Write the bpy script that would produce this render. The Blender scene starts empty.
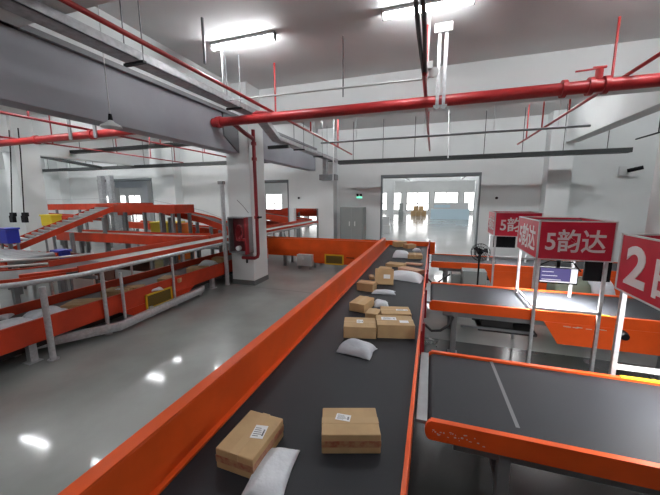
import bpy, bmesh, math, random
from math import sin, cos, pi, radians, atan2, hypot
from mathutils import Vector, Matrix
random.seed(7)
C = bpy.context.scene.collection
SC = bpy.context.scene
V = Vector

# ------------------------------------------------------------------ camera
F, VPX, VPY, ROLL, CH = 310.0, 433.0, 198.0, radians(0.3), 2.2
dx, dy = VPX-330, 247.5-VPY
cr, sr = cos(ROLL), sin(ROLL)
dx2, dy2 = cr*dx+sr*dy, -sr*dx+cr*dy
TH = atan2(dy2, F); PSI = atan2(dx2, hypot(F, dy2))
def c2w(x, y, z):
    x, y = cr*x+sr*y, -sr*x+cr*y
    up = y*cos(TH)-z*sin(TH); fw = z*cos(TH)+y*sin(TH)
    return V((x*cos(PSI)-fw*sin(PSI), x*sin(PSI)+fw*cos(PSI), up))
cam = bpy.data.cameras.new('camera'); cam.sensor_width = 36; cam.lens = F/660*36
cam.clip_start = .05; cam.clip_end = 300
co = bpy.data.objects.new('camera', cam); C.objects.link(co)
R, U, B = c2w(1, 0, 0), c2w(0, 1, 0), -c2w(0, 0, 1)
co.matrix_world = Matrix(((R.x, U.x, B.x, 0), (R.y, U.y, B.y, 0), (R.z, U.z, B.z, CH), (0, 0, 0, 1)))
SC.camera = co
# where a sight line of the survey meets a level plane (used only to read positions off the photograph)
def onz(px, py, z):
    d = c2w(px-330, 247.5-py, F); t = (z-CH)/d.z
    return V((d.x*t, d.y*t, z))
def ony(px, py, Y):
    d = c2w(px-330, 247.5-py, F); t = Y/d.y
    return V((d.x*t, Y, CH+d.z*t))

# ------------------------------------------------------------------ materials
MATS = {}
def mat(name, col, rough=.5, metal=0, emit=0, noise=0, nscale=4, rnoise=0, bump=0, bscale=40, spec=.5, coat=0, col2=None, ecol=None, alpha=1, lo=.35, hi=.65):
    m = bpy.data.materials.new(name); m.use_nodes = True; nt = m.node_tree
    b = nt.nodes['Principled BSDF']; L = nt.links.new
    b.inputs['Base Color'].default_value = (*col, 1); b.inputs['Roughness'].default_value = rough
    b.inputs['Metallic'].default_value = metal; b.inputs['Specular IOR Level'].default_value = spec
    if coat: b.inputs['Coat Weight'].default_value = coat; b.inputs['Coat Roughness'].default_value = .08
    if emit:
        b.inputs['Emission Color'].default_value = (*(ecol or col), 1); b.inputs['Emission Strength'].default_value = emit
    if noise or rnoise or bump or col2:
        tc = nt.nodes.new('ShaderNodeTexCoord')
    if noise or rnoise or col2:
        n = nt.nodes.new('ShaderNodeTexNoise'); n.inputs['Scale'].default_value = nscale; n.inputs['Detail'].default_value = 6
        L(tc.outputs['Object'], n.inputs['Vector'])
        cr_ = nt.nodes.new('ShaderNodeValToRGB'); L(n.outputs['Fac'], cr_.inputs['Fac'])
        cr_.color_ramp.elements[0].position = lo; cr_.color_ramp.elements[1].position = hi
        c2 = col2 or tuple(c*(1-noise) for c in col)
        cr_.color_ramp.elements[0].color = (*c2, 1); cr_.color_ramp.elements[1].color = (*col, 1)
        L(cr_.outputs['Color'], b.inputs['Base Color'])
        if rnoise:
            mr = nt.nodes.new('ShaderNodeMapRange'); mr.inputs['To Min'].default_value = max(.02, rough-rnoise); mr.inputs['To Max'].default_value = rough+rnoise
            L(n.outputs['Fac'], mr.inputs['Value']); L(mr.outputs['Result'], b.inputs['Roughness'])
    if bump:
        n2 = nt.nodes.new('ShaderNodeTexNoise'); n2.inputs['Scale'].default_value = bscale; n2.inputs['Detail'].default_value = 3
        L(tc.outputs['Object'], n2.inputs['Vector'])
        bp = nt.nodes.new('ShaderNodeBump'); bp.inputs['Strength'].default_value = bump; bp.inputs['Distance'].default_value = .02
        L(n2.outputs['Fac'], bp.inputs['Height']); L(bp.outputs['Normal'], b.inputs['Normal'])
    MATS[name] = m; return m
M = MATS
mat('orange', (.84, .112, .020), .33, noise=.18, nscale=2.5, rnoise=.08, spec=.22)
mat('orange_red', (.56, .052, .018), .4, noise=.25, nscale=3, spec=.35)
mat('belt', (.026, .028, .033), .55, noise=.25, nscale=1.3, rnoise=.07, bump=.15, bscale=220, spec=.25)
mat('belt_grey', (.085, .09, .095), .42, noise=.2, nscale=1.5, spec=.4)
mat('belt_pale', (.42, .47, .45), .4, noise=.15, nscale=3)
mat('floor_epoxy', (.29, .305, .292), .32, coat=.55, noise=.3, nscale=.9, rnoise=.05, spec=.35, bump=.015, bscale=9, lo=.38, hi=.62)
mat('floor_shade', (.060, .064, .062), .22, noise=.3, nscale=1.2, rnoise=.05)
mat('hall_floor', (.50, .50, .49), .14, noise=.08, nscale=.5, rnoise=.03, spec=.6)
mat('white_wall', (.74, .765, .765), .7, noise=.04, nscale=1.2)
mat('ceiling_paint', (.70, .70, .70), .8, noise=.06, nscale=.7)
mat('beam_grey', (.36, .37, .41), .6, noise=.16, nscale=.9, bump=.05, bscale=3)
mat('beam_trim', (.20, .205, .22), .6)
mat('base_grey', (.13, .14, .14), .5)
mat('galv', (.60, .61, .63), .38, metal=.45, noise=.2, nscale=25)
mat('grey_steel', (.25, .26, .27), .42, metal=.35, noise=.12, nscale=12)
mat('tray_zinc', (.50, .51, .53), .45, metal=.5, noise=.25, nscale=14)
mat('white_steel', (.68, .69, .69), .4)
mat('red_pipe', (.42, .024, .026), .36, noise=.2, nscale=6, spec=.5)
mat('red_dark', (.24, .012, .018), .4)
mat('maroon', (.10, .010, .014), .45)
mat('dark_pipe', (.020, .024, .025), .5, noise=.2, nscale=6)
mat('black', (.008, .008, .010), .6, spec=.15)
mat('black_gloss', (.010, .010, .012), .18)
mat('rubber', (.022, .022, .024), .7)
mat('yellow', (.75, .47, .015), .45)
mat('yellow_tub', (.72, .56, .03), .5)
mat('blue_tub', (.02, .035, .36), .4)
mat('orange_tub', (.75, .18, .02), .5)
mat('vent_dark', (.13, .085, .01), .6)
mat('cabinet_grey', (.25, .27, .265), .45, noise=.05)
mat('card', (.56, .375, .190), .75, noise=.14, nscale=7, bump=.05, bscale=60)
mat('card_dark', (.46, .29, .14), .75, noise=.14, nscale=7, bump=.05, bscale=60)
mat('card_pink', (.58, .33, .22), .7, noise=.1, nscale=7)
mat('tape', (.52, .345, .17), .5)
mat('tape_red', (.36, .10, .05), .35, col2=(.45, .28, .14), nscale=30)
mat('paper', (.82, .83, .84), .5)
mat('ink', (.10, .10, .11), .6)
mat('poly_white', (.74, .77, .82), .32, bump=.65, bscale=12, spec=.5)
mat('poly_grey', (.55, .58, .63), .35, bump=.65, bscale=12)
mat('sign_red', (.62, .016, .048), .38, noise=.08, nscale=5)
mat('sign_white', (.88, .87, .87), .45)
mat('led', (1, 1, 1), .5, emit=78, ecol=(.97, .985, 1.0))
mat('led_sign', (1, 1, 1), .5, emit=30, ecol=(1, 1, 1))
mat('screen', (.05, .05, .08), .3, emit=.75, ecol=(.10, .085, .27))
mat('screen_light', (.6, .6, .6), .3, emit=.9, ecol=(.8, .8, .85))
mat('green_glow', (.1, .8, .5), .5, emit=1.3, ecol=(.2, .9, .6))
mat('day_pane', (.9, .9, .9), .4, emit=2.2, ecol=(1, .99, .97))
mat('frame_dark', (.12, .13, .14), .5)
mat('shutter', (.16, .18, .19), .5)
mat('pale_blue', (.60, .76, .84), .4)
mat('brown_dark', (.10, .035, .02), .6)
mat('roller', (.42, .44, .45), .3, metal=.8)
mat('scuff', (.62, .58, .55), .7)
mat('seam', (.15, .155, .16), .6)
mat('foliage', (.17, .20, .15), .7)

# ------------------------------------------------------------------ mesh builder
class MB:
    def __init__(s): s.v = []; s.f = []; s.sm = []
    def add(s, vs, fs, smooth=False):
        n = len(s.v); s.v += [V(a) for a in vs]; s.f += [tuple(i+n for i in f) for f in fs]; s.sm += [smooth]*len(fs); return s
    def box(s, x0, x1, y0, y1, z0, z1, mt=None):
        vs = [V((x, y, z)) for x in (x0, x1) for y in (y0, y1) for z in (z0, z1)]
        if mt: vs = [mt @ a for a in vs]
        return s.add(vs, [(0, 1, 3, 2), (4, 6, 7, 5), (0, 4, 5, 1), (2, 3, 7, 6), (0, 2, 6, 4), (1, 5, 7, 3)])
    def bar(s, p, q, w, h, up=(0, 0, 1)):
        p, q = V(p), V(q); d = (q-p); L = d.length; d.normalize()
        u = V(up); r = d.cross(u)
        if r.length < 1e-4: r = d.cross(V((0, 1, 0)))
        r.normalize(); u = r.cross(d)
        mt = Matrix(((r.x, d.x, u.x, p.x), (r.y, d.y, u.y, p.y), (r.z, d.z, u.z, p.z), (0, 0, 0, 1)))
        return s.box(-w/2, w/2, 0, L, -h/2, h/2, mt)
    def tube(s, pts, r, n=10, caps=True):
        pts = [V(p) for p in pts]; rings = []; prev = None
        for i, p in enumerate(pts):
            d = (pts[min(i+1, len(pts)-1)]-pts[max(i-1, 0)]).normalized()
            if prev is None:
                a = d.cross(V((0, 0, 1)))
                if a.length < .01: a = d.cross(V((0, 1, 0)))
            else: a = prev-d*prev.dot(d)
            a.normalize(); prev = a; b = d.cross(a)
            rr = r[i] if isinstance(r, (list, tuple)) else r
            rings.append([p+(a*cos(2*pi*k/n)+b*sin(2*pi*k/n))*rr for k in range(n)])
        vs = [q for g in rings for q in g]; fs = []
        for i in range(len(rings)-1):
            for k in range(n): fs.append((i*n+k, i*n+(k+1) % n, (i+1)*n+(k+1) % n, (i+1)*n+k))
        s.add(vs, fs, True)
        if caps: s.add(rings[0], [tuple(range(n))[::-1]]); s.add(rings[-1], [tuple(range(n))])
        return s
    def prism(s, poly, axis, a0, a1):
        # poly: list of 2D points; axis 'x' -> (y,z), 'y' -> (x,z), 'z' -> (x,y)
        def P(p, a): return {'x': (a, p[0], p[1]), 'y': (p[0], a, p[1]), 'z': (p[0], p[1], a)}[axis]
        n = len(poly); vs = [P(p, a0) for p in poly]+[P(p, a1) for p in poly]
        fs = [tuple(range(n)), tuple(range(2*n-1, n-1, -1))]+[(i, i+n, (i+1) % n+n, (i+1) % n) for i in range(n)]
        return s.add(vs, fs)
    def sweep(s, path, prof):
        # path: 3D points, prof: closed list of (offset to the right of travel, z offset)
        pts = [V(p) for p in path]; rings = []
        for i, p in enumerate(pts):
            d0 = (pts[i]-pts[i-1]) if i else None; d1 = (pts[i+1]-pts[i]) if i < len(pts)-1 else None
            ds = []
            for d in (d0, d1):
                if d is not None: d = V((d.x, d.y, 0)).normalized(); ds.append(d)
            d = sum(ds, V()).normalized(); k = 1/max(.3, d.dot(ds[0])); r = V((d.y, -d.x, 0))
            rings.append([p+r*(o*k)+V((0, 0, z)) for o, z in prof])
        n = len(prof); vs = [q for g in rings for q in g]; fs = []
        for i in range(len(rings)-1):
            for k in range(n): fs.append((i*n+k, i*n+(k+1) % n, (i+1)*n+(k+1) % n, (i+1)*n+k))
        fs.append(tuple(range(n))[::-1]); fs.append(tuple(range((len(rings)-1)*n, len(rings)*n)))
        return s.add(vs, fs)
    def build(s, name, m, parent=None, bevel=0, local=False, **tg):
        me = bpy.data.meshes.new(name); off = V((0, 0, 0))
        if parent is not None and not local: off = world_loc(parent)
        me.from_pydata([tuple(a-off) for a in s.v], [], s.f); me.update()
        bm = bmesh.new(); bm.from_mesh(me); bmesh.ops.recalc_face_normals(bm, faces=bm.faces); bm.to_mesh(me); bm.free()
        me.polygons.foreach_set('use_smooth', s.sm)
        me.materials.append(M[m] if isinstance(m, str) else m)
        o = bpy.data.objects.new(name, me); C.objects.link(o)
        if parent is not None: o.parent = parent
        if bevel:
            b = o.modifiers.new('bevel', 'BEVEL'); b.width = bevel; b.segments = 2; b.limit_method = 'ANGLE'; b.angle_limit = radians(50)
        for k, v in tg.items(): o[k] = v
        return o
def world_loc(o):
    l = V(o.location)
    while o.parent is not None: o = o.parent; l = l+V(o.location)
    return l
def box(*a): return MB().box(*a)
def thing(name, label, cat, loc=(0, 0, 0), group=None):
    o = bpy.data.objects.new(name, None); C.objects.link(o); o.location = loc; o.empty_display_size = .1
    o['label'] = label; o['category'] = cat
    if group: o['group'] = group
    return o
def tag(o, label, cat, group=None):
    o['label'] = label; o['category'] = cat
    if group: o['group'] = group
    return o
def solo(mb, name, m, label, cat, group=None, bevel=0):
    # one-mesh thing with its origin at its own base
    xs = [v.x for v in mb.v]; ys = [v.y for v in mb.v]; zs = [v.z for v in mb.v]
    c = V(((min(xs)+max(xs))/2, (min(ys)+max(ys))/2, min(zs)))
    mb.v = [v-c for v in mb.v]; o = mb.build(name, m, None, bevel); o.location = c
    return tag(o, label, cat, group)
def struct(name, mb, m, bevel=0):
    o = mb.build(name, m, None, bevel); o['kind'] = 'structure'; return o
def dup(root, loc, rz=0, label=None):
    def rec(o, par):
        c = o.copy(); C.objects.link(c)
        if par is not None: c.parent = par
        for ch in o.children: rec(ch, c)
        return c
    r = rec(root, None); r.location = loc; r.rotation_euler = (0, 0, rz)
    if label: r['label'] = label
    return r

def text_mesh(s, bold=.012):
    cu = bpy.data.curves.new('txt', 'FONT'); cu.body = s; cu.size = 1; cu.extrude = .004; cu.offset = bold; cu.resolution_u = 4
    o = bpy.data.objects.new('txt', cu); C.objects.link(o); bpy.context.view_layer.update()
    me = bpy.data.meshes.new_from_object(o.evaluated_get(bpy.context.evaluated_depsgraph_get()))
    C.objects.unlink(o); bpy.data.objects.remove(o)
    return me
def put_text(s, parent, origin, right, up, nrm, width, height, name='lettering', m='sign_white', bold=.017):
    # the text block fills width x height, its centre at origin
    me = text_mesh(s, bold); xs = [v.co.x for v in me.vertices]; ys = [v.co.y for v in me.vertices]
    x0, x1, y0, y1 = min(xs), max(xs), min(ys), max(ys); off = world_loc(parent)
    right, up, nrm = V(right), V(up), V(nrm)
    for v in me.vertices:
        a = ((v.co.x-x0)/(x1-x0)-.5)*width; b = ((v.co.y-y0)/(y1-y0)-.5)*height
        v.co = V(origin)+right*a+up*b+nrm*(v.co.z*.5+.002)-off
    me.materials.clear(); me.materials.append(M[m]); me.name = name
    o = bpy.data.objects.new(name, me); C.objects.link(o); o.parent = parent
    return o

# ================================================================== THE ROOM
XL, XR, YB, YW, ZC = -30.0, 7.5, -6.0, 12.5, 4.9
HL, HR, HY, HZ = -90.0, 34.0, 48.0, 4.8          # hall behind
struct('floor', box(XL, XR, YB, YW+.25, -.2, 0), 'floor_epoxy')
struct('floor_shade_right', box(-.9, XR, -3.2, 4.9, 0, .004), 'floor_shade')  # dark sheet over the floor, painting in the shade around the side belts
f2 = struct('floor_hall', box(HL, HR, YW+.25, HY+.3, -.2, 0), 'hall_floor')
struct('ceiling', box(XL, XR, YB, YW+.25, ZC, ZC+.2), 'ceiling_paint')
struct('ceiling_hall', box(HL, HR, YW+.25, HY+.3, HZ, HZ+.2), 'ceiling_paint')
struct('wall_left', box(XL-.25, XL, YB, YW, 0, ZC), 'white_wall')
struct('wall_right', box(XR, XR+.25, YB, YW, 0, ZC), 'white_wall')
struct('wall_behind', box(XL, XR, YB-.25, YB, 0, ZC), 'white_wall')
p, q = onz(236, 285, 0), onz(330, 295, 0)
d = (q-p).normalized(); q = q+d*.4; nn_ = V((-d.y, d.x, 0))*.012; p.z = q.z = .0015
struct('floor_joint', MB().add([p-nn_, q-nn_, q+nn_, p+nn_], [(0, 1, 2, 3)]), 'base_grey')
# far wall with its openings (x0, x1, top)
ops = [(-17.5, -13.65, 3.28), (-8.2, -6.0, 3.02), (-5.78, -4.46, 1.78), (-1.98, 1.62, 3.1)]
w = MB(); x = XL
for a, b_, t in ops:
    w.box(x, a, YW, YW+.25, 0, ZC+.2); w.box(a, b_, YW, YW+.25, t, ZC+.2); x = b_
w.box(x, XR, YW, YW+.25, 0, ZC+.2)
struct('wall_far', w, 'white_wall')
# gate lining and rolled shutter boxes over the openings
n = 1
for a, b_, t in (ops[0], ops[1], ops[3]):
    g = MB().box(a, a+.05, YW-.02, YW+.27, 0, t).box(b_-.05, b_, YW-.02, YW+.27, 0, t)
    g.box(a, b_, YW-.03, YW+.27, t-.10, t)
    g.box(a+.06, b_-.06, YW+.06, YW+.10, t-.13, t-.10)
    struct('door_%d' % n, g, 'shutter'); n += 1
# pilasters of the far wall, free-standing columns, beams
n = 1
for px_ in (-20.4, -12.4, -4.45, 3.5):
    struct('trim_%d' % n, box(px_, px_+.66, YW-.5, YW, 0, ZC), 'white_wall', .01); n += 1
for cx, nm in ((-4.90, 'mid'), (-13.63, 'left'), (3.84, 'right'), (-21.2, 'outer')):
    o = struct('column', box(cx, cx+.65, 6.72, 7.42, .0, ZC), 'white_wall', .012)
    b2 = box(cx-.006, cx+.656, 6.714, 7.426, 0, .13).build('column_base', 'base_grey', o, 0)
# cross beams (along X) and long beams (along Y)
struct('beam_cross', box(XL, XR, 7.3, 7.6, 4.1, ZC), 'white_wall', .01)
struct('beam_cross', box(XL, XR, 2.2, 2.53, 4.1, ZC), 'white_wall', .01)
struct('beam_cross', box(XL, XR, -3.3, -3.0, 4.1, ZC), 'white_wall', .01)
lb = struct('beam_long', box(-4.86, -4.54, YB, 6.7, 3.3, 4.10).box(-4.86, -4.54, 7.5, YW-.5, 3.3, 4.10), 'beam_grey', .01)
lb2 = MB().box(-4.84, -4.66, YB, YW-.5, 4.17, ZC).build('beam_upper', 'white_wall', lb)
MB().box(-4.86, -4.47, YB, 6.7, 4.10, 4.17).box(-4.86, -4.47, 7.5, YW-.5, 4.10, 4.17).build('beam_ledge', 'beam_trim', lb)
MB().prism([(6.15, 3.62), (6.7, 3.3), (6.7, 4.1), (6.15, 4.1)], 'x', -4.54, -4.50).build('beam_haunch', 'beam_trim', lb)
struct('beam_long', box(3.9, 4.25, YB, YW-.5, 3.9, ZC), 'white_wall', .01)
struct('beam_long', box(-13.45, -13.15, YB, YW-.5, 3.75, ZC), 'white_wall', .01)
struct('beam_long', box(-21.0, -20.7, YB, YW-.5, 3.75, ZC), 'white_wall', .01)

# hall shell: side walls, window wall
struct('wall_hall_left', box(HL-.2, HL, YW, HY, 0, HZ), 'white_wall')
struct('wall_hall_right', box(HR, HR+.2, YW, HY, 0, HZ), 'white_wall')
wy = HY; wz0, wz1 = .35, 3.05
xs = []; x = HL+1.2
while x+3.3 < HR: xs.append(x); x += 3.95
ofs = -.25+.4 - min(xs, key=lambda a: abs(a+.25-.4))
xs = [a+ofs for a in xs]
w = MB().box(HL, HR, wy, wy+.3, 0, wz0).box(HL, HR, wy, wy+.3, wz1, HZ)
x = HL
for a in xs: w.box(x, a, wy, wy+.3, wz0, wz1); x = a+3.3
w.box(x, HR, wy, wy+.3, wz0, wz1)
struct('wall_window_side', w, 'white_wall')
for i, a in enumerate(xs):
    fr = MB()
    for k in range(3): fr.box(a+k*1.60, a+k*1.60+.11, wy+.05, wy+.12, wz0, wz1)
    for z in (wz0, 1.35, wz1-.07): fr.box(a, a+3.3, wy+.05, wy+.12, z, z+.09)
    o = struct('window_%d' % (i+1), fr, 'frame_dark')
    box(a, a+3.3, wy+.13, wy+.15, wz0, wz1).build('pane', 'day_pane', o)
for i, (cx, cy) in enumerate([(-4.7, 33.7), (3.9, 33.7), (-12.7, 33.7), (-20.7, 33.7), (-28.7, 33.7), (-36.7, 33.7), (-44.7, 33.7), (-12.7, 25), (-20.7, 25), (-28.7, 25), (8.2, 22)]):
    struct('column', box(cx, cx+.72, cy, cy+.72, 0, HZ), 'white_wall', .01)
for y in (22.2, 33.9): struct('beam_cross', box(HL, HR, y, y+.3, 3.9, HZ), 'white_wall')

# ================================================================== LIGHTS
def batten():
    r = thing('batten_lamp', 'x', 'ceiling lamp', (0, 0, ZC), 'white linear battens under the ceiling')
    box(-.62, .62, -.055, .055, -.05, 0).build('housing', 'white_steel', r, .006, local=True)
    t = MB().tube([(-.60, 0, -.078), (.60, 0, -.078)], .036, 12); t.build('tube', 'led', r, local=True)
    for s in (-1, 1): box(s*.61-.012, s*.61+.012, -.035, .035, -.125, 0).build('end_cap', 'grey_steel', r, .004, local=True)
    return r
bat = batten(); first = True
rows = [5.0, 10.0, -.8]
fill_lamps = [(x_, y_) for y_ in (2.9, 8.7) for x_ in (-7.0, -10.4, -14.8, -18.0)]  # unseen battens added to brighten the left-bay walls
for yy in rows:
    for k in range(-8, 3 if yy > 4 else 1):
        xx = -.20+2.99*k if k > -2 else -1.8+3.0*k
        if abs(xx+20.2) < 1.2: continue
        if yy == 5.0 and k == -1: lab = 'glowing linear lamp on the ceiling, the left of the two in view'
        elif yy == 5.0 and k == 0: lab = 'glowing linear lamp above the main belt, the right of the two in view'
        else: lab = 'unseen white linear lamp added on the ceiling to brighten the left bays'
        if first: bat.location = (xx, yy, ZC); bat['label'] = lab; first = False
        else: dup(bat, (xx, yy, ZC), 0, lab)
for q in fill_lamps: dup(bat, (q[0], q[1], ZC), 0, 'unseen white linear lamp added on the ceiling to brighten the left bays')
for yy, xs_ in ((16, (-24, -18, -12, -8, -4, 0, 4)), (20, (-18, -13, -8, -4, 0, 4)), (24, (-8, -3, 2, 6)), (32, (-12, -7, -2, 3, 8)), (28, (-30, -18, -9, -4, 1, 6)), (38, (-14, -8, -3, 2, 7)), (44, (-8, 0, 8))):  # battens added to lift the brightness of the hall
    for xx in xs_: o = dup(bat, (xx, yy, HZ), 0, 'white linear lamp added under the ceiling to brighten the far hall'); o['group'] = 'added hall lamps'

wd = bpy.data.worlds.new('w'); SC.world = wd; wd.use_nodes = True
bg = wd.node_tree.nodes['Background']; bg.inputs[0].default_value = (.75, .85, 1, 1); bg.inputs[1].default_value = 1.0

# ================================================================== CONVEYORS, RIGHT AND MIDDLE
ZB = .75
def leg(mb_or_none, x, y, z1, root, w=.07, m='grey_steel'):
    g = MB().box(x-w/2, x+w/2, y-w/2, y+w/2, .012, z1).box(x-w*.9, x+w*.9, y-w*.9, y+w*.9, 0, .012)
    g.build('leg', m, root, .004)
# main belt
mc = thing('belt_conveyor', 'long black belt conveyor with high orange side guard, loaded with parcels', 'conveyor', (-.67, 4, 0))
y0, y1 = -1.6, 9.75
MB().box(-1.26, -.09, y0, y1, ZB-.02, ZB).build('belt', 'belt', mc)
MB().box(-1.22, -.13, y0, y1, ZB-.16, ZB-.03).build('frame', 'grey_steel', mc)
g = MB().box(-1.285, -1.262, y0, 9.02, .28, 1.052).box(-1.345, -1.262, y0, 9.02, 1.052, 1.064).box(-1.345, -1.335, y0, 9.02, 1.015, 1.052)
g.build('side_guard', 'orange', mc, .003)
MB().box(-1.262, -1.225, y0, y1, ZB+.003, ZB+.02).build('kick_strip', 'orange', mc, .002)
g = MB().box(-.088, -.062, y0, y1, ZB-.18, ZB+.035); g.build('edge_rail', 'orange', mc, .003)
for a, b_ in ((3.08, 4.38), (5.6, 7.25), (8.5, 9.7)):
    MB().box(-.060, -.045, a, b_, ZB-.12, ZB+.13).build('low_guard', 'red_dark', mc, .003)
    for yy in (a+.05, b_-.05): MB().box(-.045, -.02, yy-.02, yy+.02, ZB-.2, ZB+.2).build('guard_post', 'red_dark', mc, .003)
MB().box(-1.35, .12, y1+.02, y1+.05, .30, .87).box(-1.35, .12, y1-.0, y1+.08, .87, .885).build('end_guard', 'orange', mc, .003)
for yy in (-1, .6, 2.3, 4.0, 5.7, 7.4, 9.3):
    leg(None, -1.18, yy, ZB-.15, mc); leg(None, -.17, yy, ZB-.15, mc)

CROSS = {}
def side_conv(tag_, ya, yb, x1, label, skirt=None):
    r = thing('belt_conveyor', label, 'conveyor', (x1/2, (ya+yb)/2, 0)); CROSS[tag_] = r
    b = MB(); n = 8; rr = .045                                          # belt loop with a round nose
    prof = [(.12, ZB), (x1, ZB), (x1, ZB-.09), (.12, ZB-.09)]
    for k in range(1, n):
        a = pi/2+pi+-pi*k/n
        prof.append((.12-abs(cos(a))*rr*1.0, ZB-.045-sin(-a)*rr*-1))
    nose = [(.075-sin(pi*k/n)*.045, ZB-.045-cos(pi*k/n)*.045) for k in range(n+1)]
    poly = [(x1, ZB), (x1, ZB-.09)]+nose
    b.prism(poly, 'y', ya+.035, yb-.035); b.build('belt', 'belt', r)
    for y, s in ((ya, 1), (yb-.03, 1)):
        pl = [(.05, ZB+.012)]+[(.05-sin(pi*k/8)*.035, ZB-.055+cos(pi*k/8)*.067) for k in range(1, 8)]+[(.05, ZB-.122), (x1, ZB-.122), (x1, ZB+.012)]
        MB().prism(pl, 'y', y, y+.03).build('side_plate', 'orange', r, .004)
        MB().box(.05, x1, min(y, y+.03)-.004, y+.034, ZB+.012, ZB+.018).build('edge_strip', 'orange', r)
    MB().box(.2, x1, ya+.05, ya+.10, ZB-.2, ZB-.125).box(.2, x1, yb-.10, yb-.05, ZB-.2, ZB-.125).build('frame', 'grey_steel', r, .003)
    for xx in ((.50 if ya < 2 else .36), 2.7, 4.2):
        for y in (ya+.07, yb-.07):
            if xx < x1: leg(None, xx, y, ZB-.12, r)
        if xx < x1: MB().box(xx-.02, xx+.02, ya+.1, yb-.1, .28, .32).build('leg_brace', 'grey_steel', r, .003)
    MB().box(-.042, .028, ya+.02, yb-.02, ZB-.03, ZB-.006).build('transfer_plate', 'grey_steel', r, .002)
    if skirt:
        a, b_, dz = skirt
        MB().prism([(a, ZB-.12), (b_, ZB-.12), (b_, ZB-dz), (a+.17, ZB-dz)], 'y', ya-.012, ya+.003).build('skirt_panel', 'orange', r, .003)
    return r
c1 = side_conv('near', 1.93, 2.93, 4.6, 'nearest of the black side belts with orange side plates, empty with one pale splice line')
c2 = side_conv('mid', 4.45, 5.5, 5.4, 'middle black side belt with orange side plates, brightly lit beneath the red box sign', (1.42, 5.4, .40))
c3 = side_conv('far', 7.35, 8.42, 6.4, 'farthest of the black side belts, behind the pedestal fan', (1.16, 6.4, .52))
# belt splice and worn paint on the nearest one
p, q = onz(491, 361, ZB), onz(518, 428, ZB)
d = (q-p).normalized(); s_ = V((-d.y, d.x, 0))*.012
MB().add([p+s_+V((0, 0, .002)), p-s_+V((0, 0, .002)), q-s_+V((0, 0, .002)), q+s_+V((0, 0, .002))], [(0, 1, 2, 3)]).build('belt_splice', 'seam', c1, label='pale diagonal splice line')
g = MB()
for k in range(26):
    xx = .05+random.random()*.32; zz = ZB-.06+random.uniform(-.02, .03)-xx*.03; l = random.uniform(.003, .016)
    g.box(xx, xx+l, 1.9285, 1.930, zz, zz+random.uniform(.003, .009))
g.build('paint_wear', 'scuff', c1, kind='stuff')
g = MB()
for k in range(16):
    xx = 1.62+random.random()*.42; l = random.uniform(.02, .07)
    zz = ZB-.16+random.uniform(-.006, .006); g.box(xx, xx+l, 4.4365, 4.438, zz, zz+.008)
g.build('paint_wear', 'scuff', c2, kind='stuff')
MB().box(1.5, 4.6, 2.90, 2.935, ZB+.018, ZB+.026).build('yellow_strip', 'yellow', c1)
MB().box(1.42, 2.1, 4.455, 4.475, ZB+.018, ZB+.026).build('yellow_strip', 'yellow', c2)
# knob on the skirt of the middle one
p = ony(621, 334, 4.43)
MB().tube([(p.x, 4.44, p.z), (p.x, 4.39, p.z), (p.x, 4.33, p.z)], [.055, .055, .04], 12).build('black_knob', 'black', c2)
# motor block slung under the middle belt
mm = MB().box(.72, 1.12, 4.60, 5.0, .42, .6).tube([(.62, 4.75, .5), (1.3, 4.75, .5)], .06, 12).box(.68, 1.4, 4.55, 5.05, .36, .40)
mm.build('drive_motor', 'rubber', c2, .01)
MB().box(.45, 1.35, 4.52, 4.56, .40, .425).build('motor_rail', 'grey_steel', c2)
mm = MB().box(.7, 1.15, 7.6, 8.0, .42, .6).box(.5, 1.4, 7.55, 8.05, .36, .40); mm.build('drive_motor', 'rubber', c3, .01)
# cross conveyor joining from the left
cc = thing('belt_conveyor', 'orange cross conveyor with high sides joining the far end of the main belt', 'conveyor', (-3.2, 9.4, 0))
xa, xb = -6.9, -1.36
MB().box(xa, xb, 9.12, 9.82, .62, .66).build('belt', 'belt', cc)
MB().box(xa, xb, 9.04, 9.07, .55, .92).box(xa, xb, 9.0, 9.07, .92, .935).build('side_guard', 'orange', cc, .003)
MB().box(xa, xb, 9.83, 9.86, .55, .87).build('side_guard', 'orange', cc, .003)
MB().prism([(xa, .56), (xb, .56), (xb, .17), (-3.5, .17), (-3.62, .36), (xa, .36)], 'y', 9.075, 9.10).build('skirt_panel', 'orange', cc, .003)
for xx in (-6.5, -4.6, -3.52, -1.5): leg(None, xx, 9.16, .6, cc); leg(None, xx, 9.75, .6, cc)
def vent(root, x0, x1, z0, z1, y, nrm='y'):
    g = MB(); t = .045
    def bb(a0, a1, b0, b1, c0, c1):
        if nrm == 'y': g.box(a0, a1, b0, b1, c0, c1)
        else: g.box(b0, b1, a0, a1, c0, c1)
    bb(x0, x1, y-.02, y, z0, z0+t); bb(x0, x1, y-.02, y, z1-t, z1); bb(x0, x0+t, y-.02, y, z0, z1); bb(x1-t, x1, y-.02, y, z0, z1)
    f = g.build('vent_frame', 'yellow', root, .003); g = MB()
    bb(x0+t, x1-t, y-.006, y-.002, z0+t, z1-t)
    k = z0+t+.02
    while k < z1-t-.01: bb(x0+t, x1-t, y-.012, y-.006, k, k+.01); k += .03
    g.build('vent_mesh', 'vent_dark', f)
vent(cc, -3.16, -2.54, .15, .48, 9.072)
MB().tube([(-2.45, 9.05, .40), (-2.2, 9.05, .40)], .012, 6).build('latch', 'black', cc)
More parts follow.
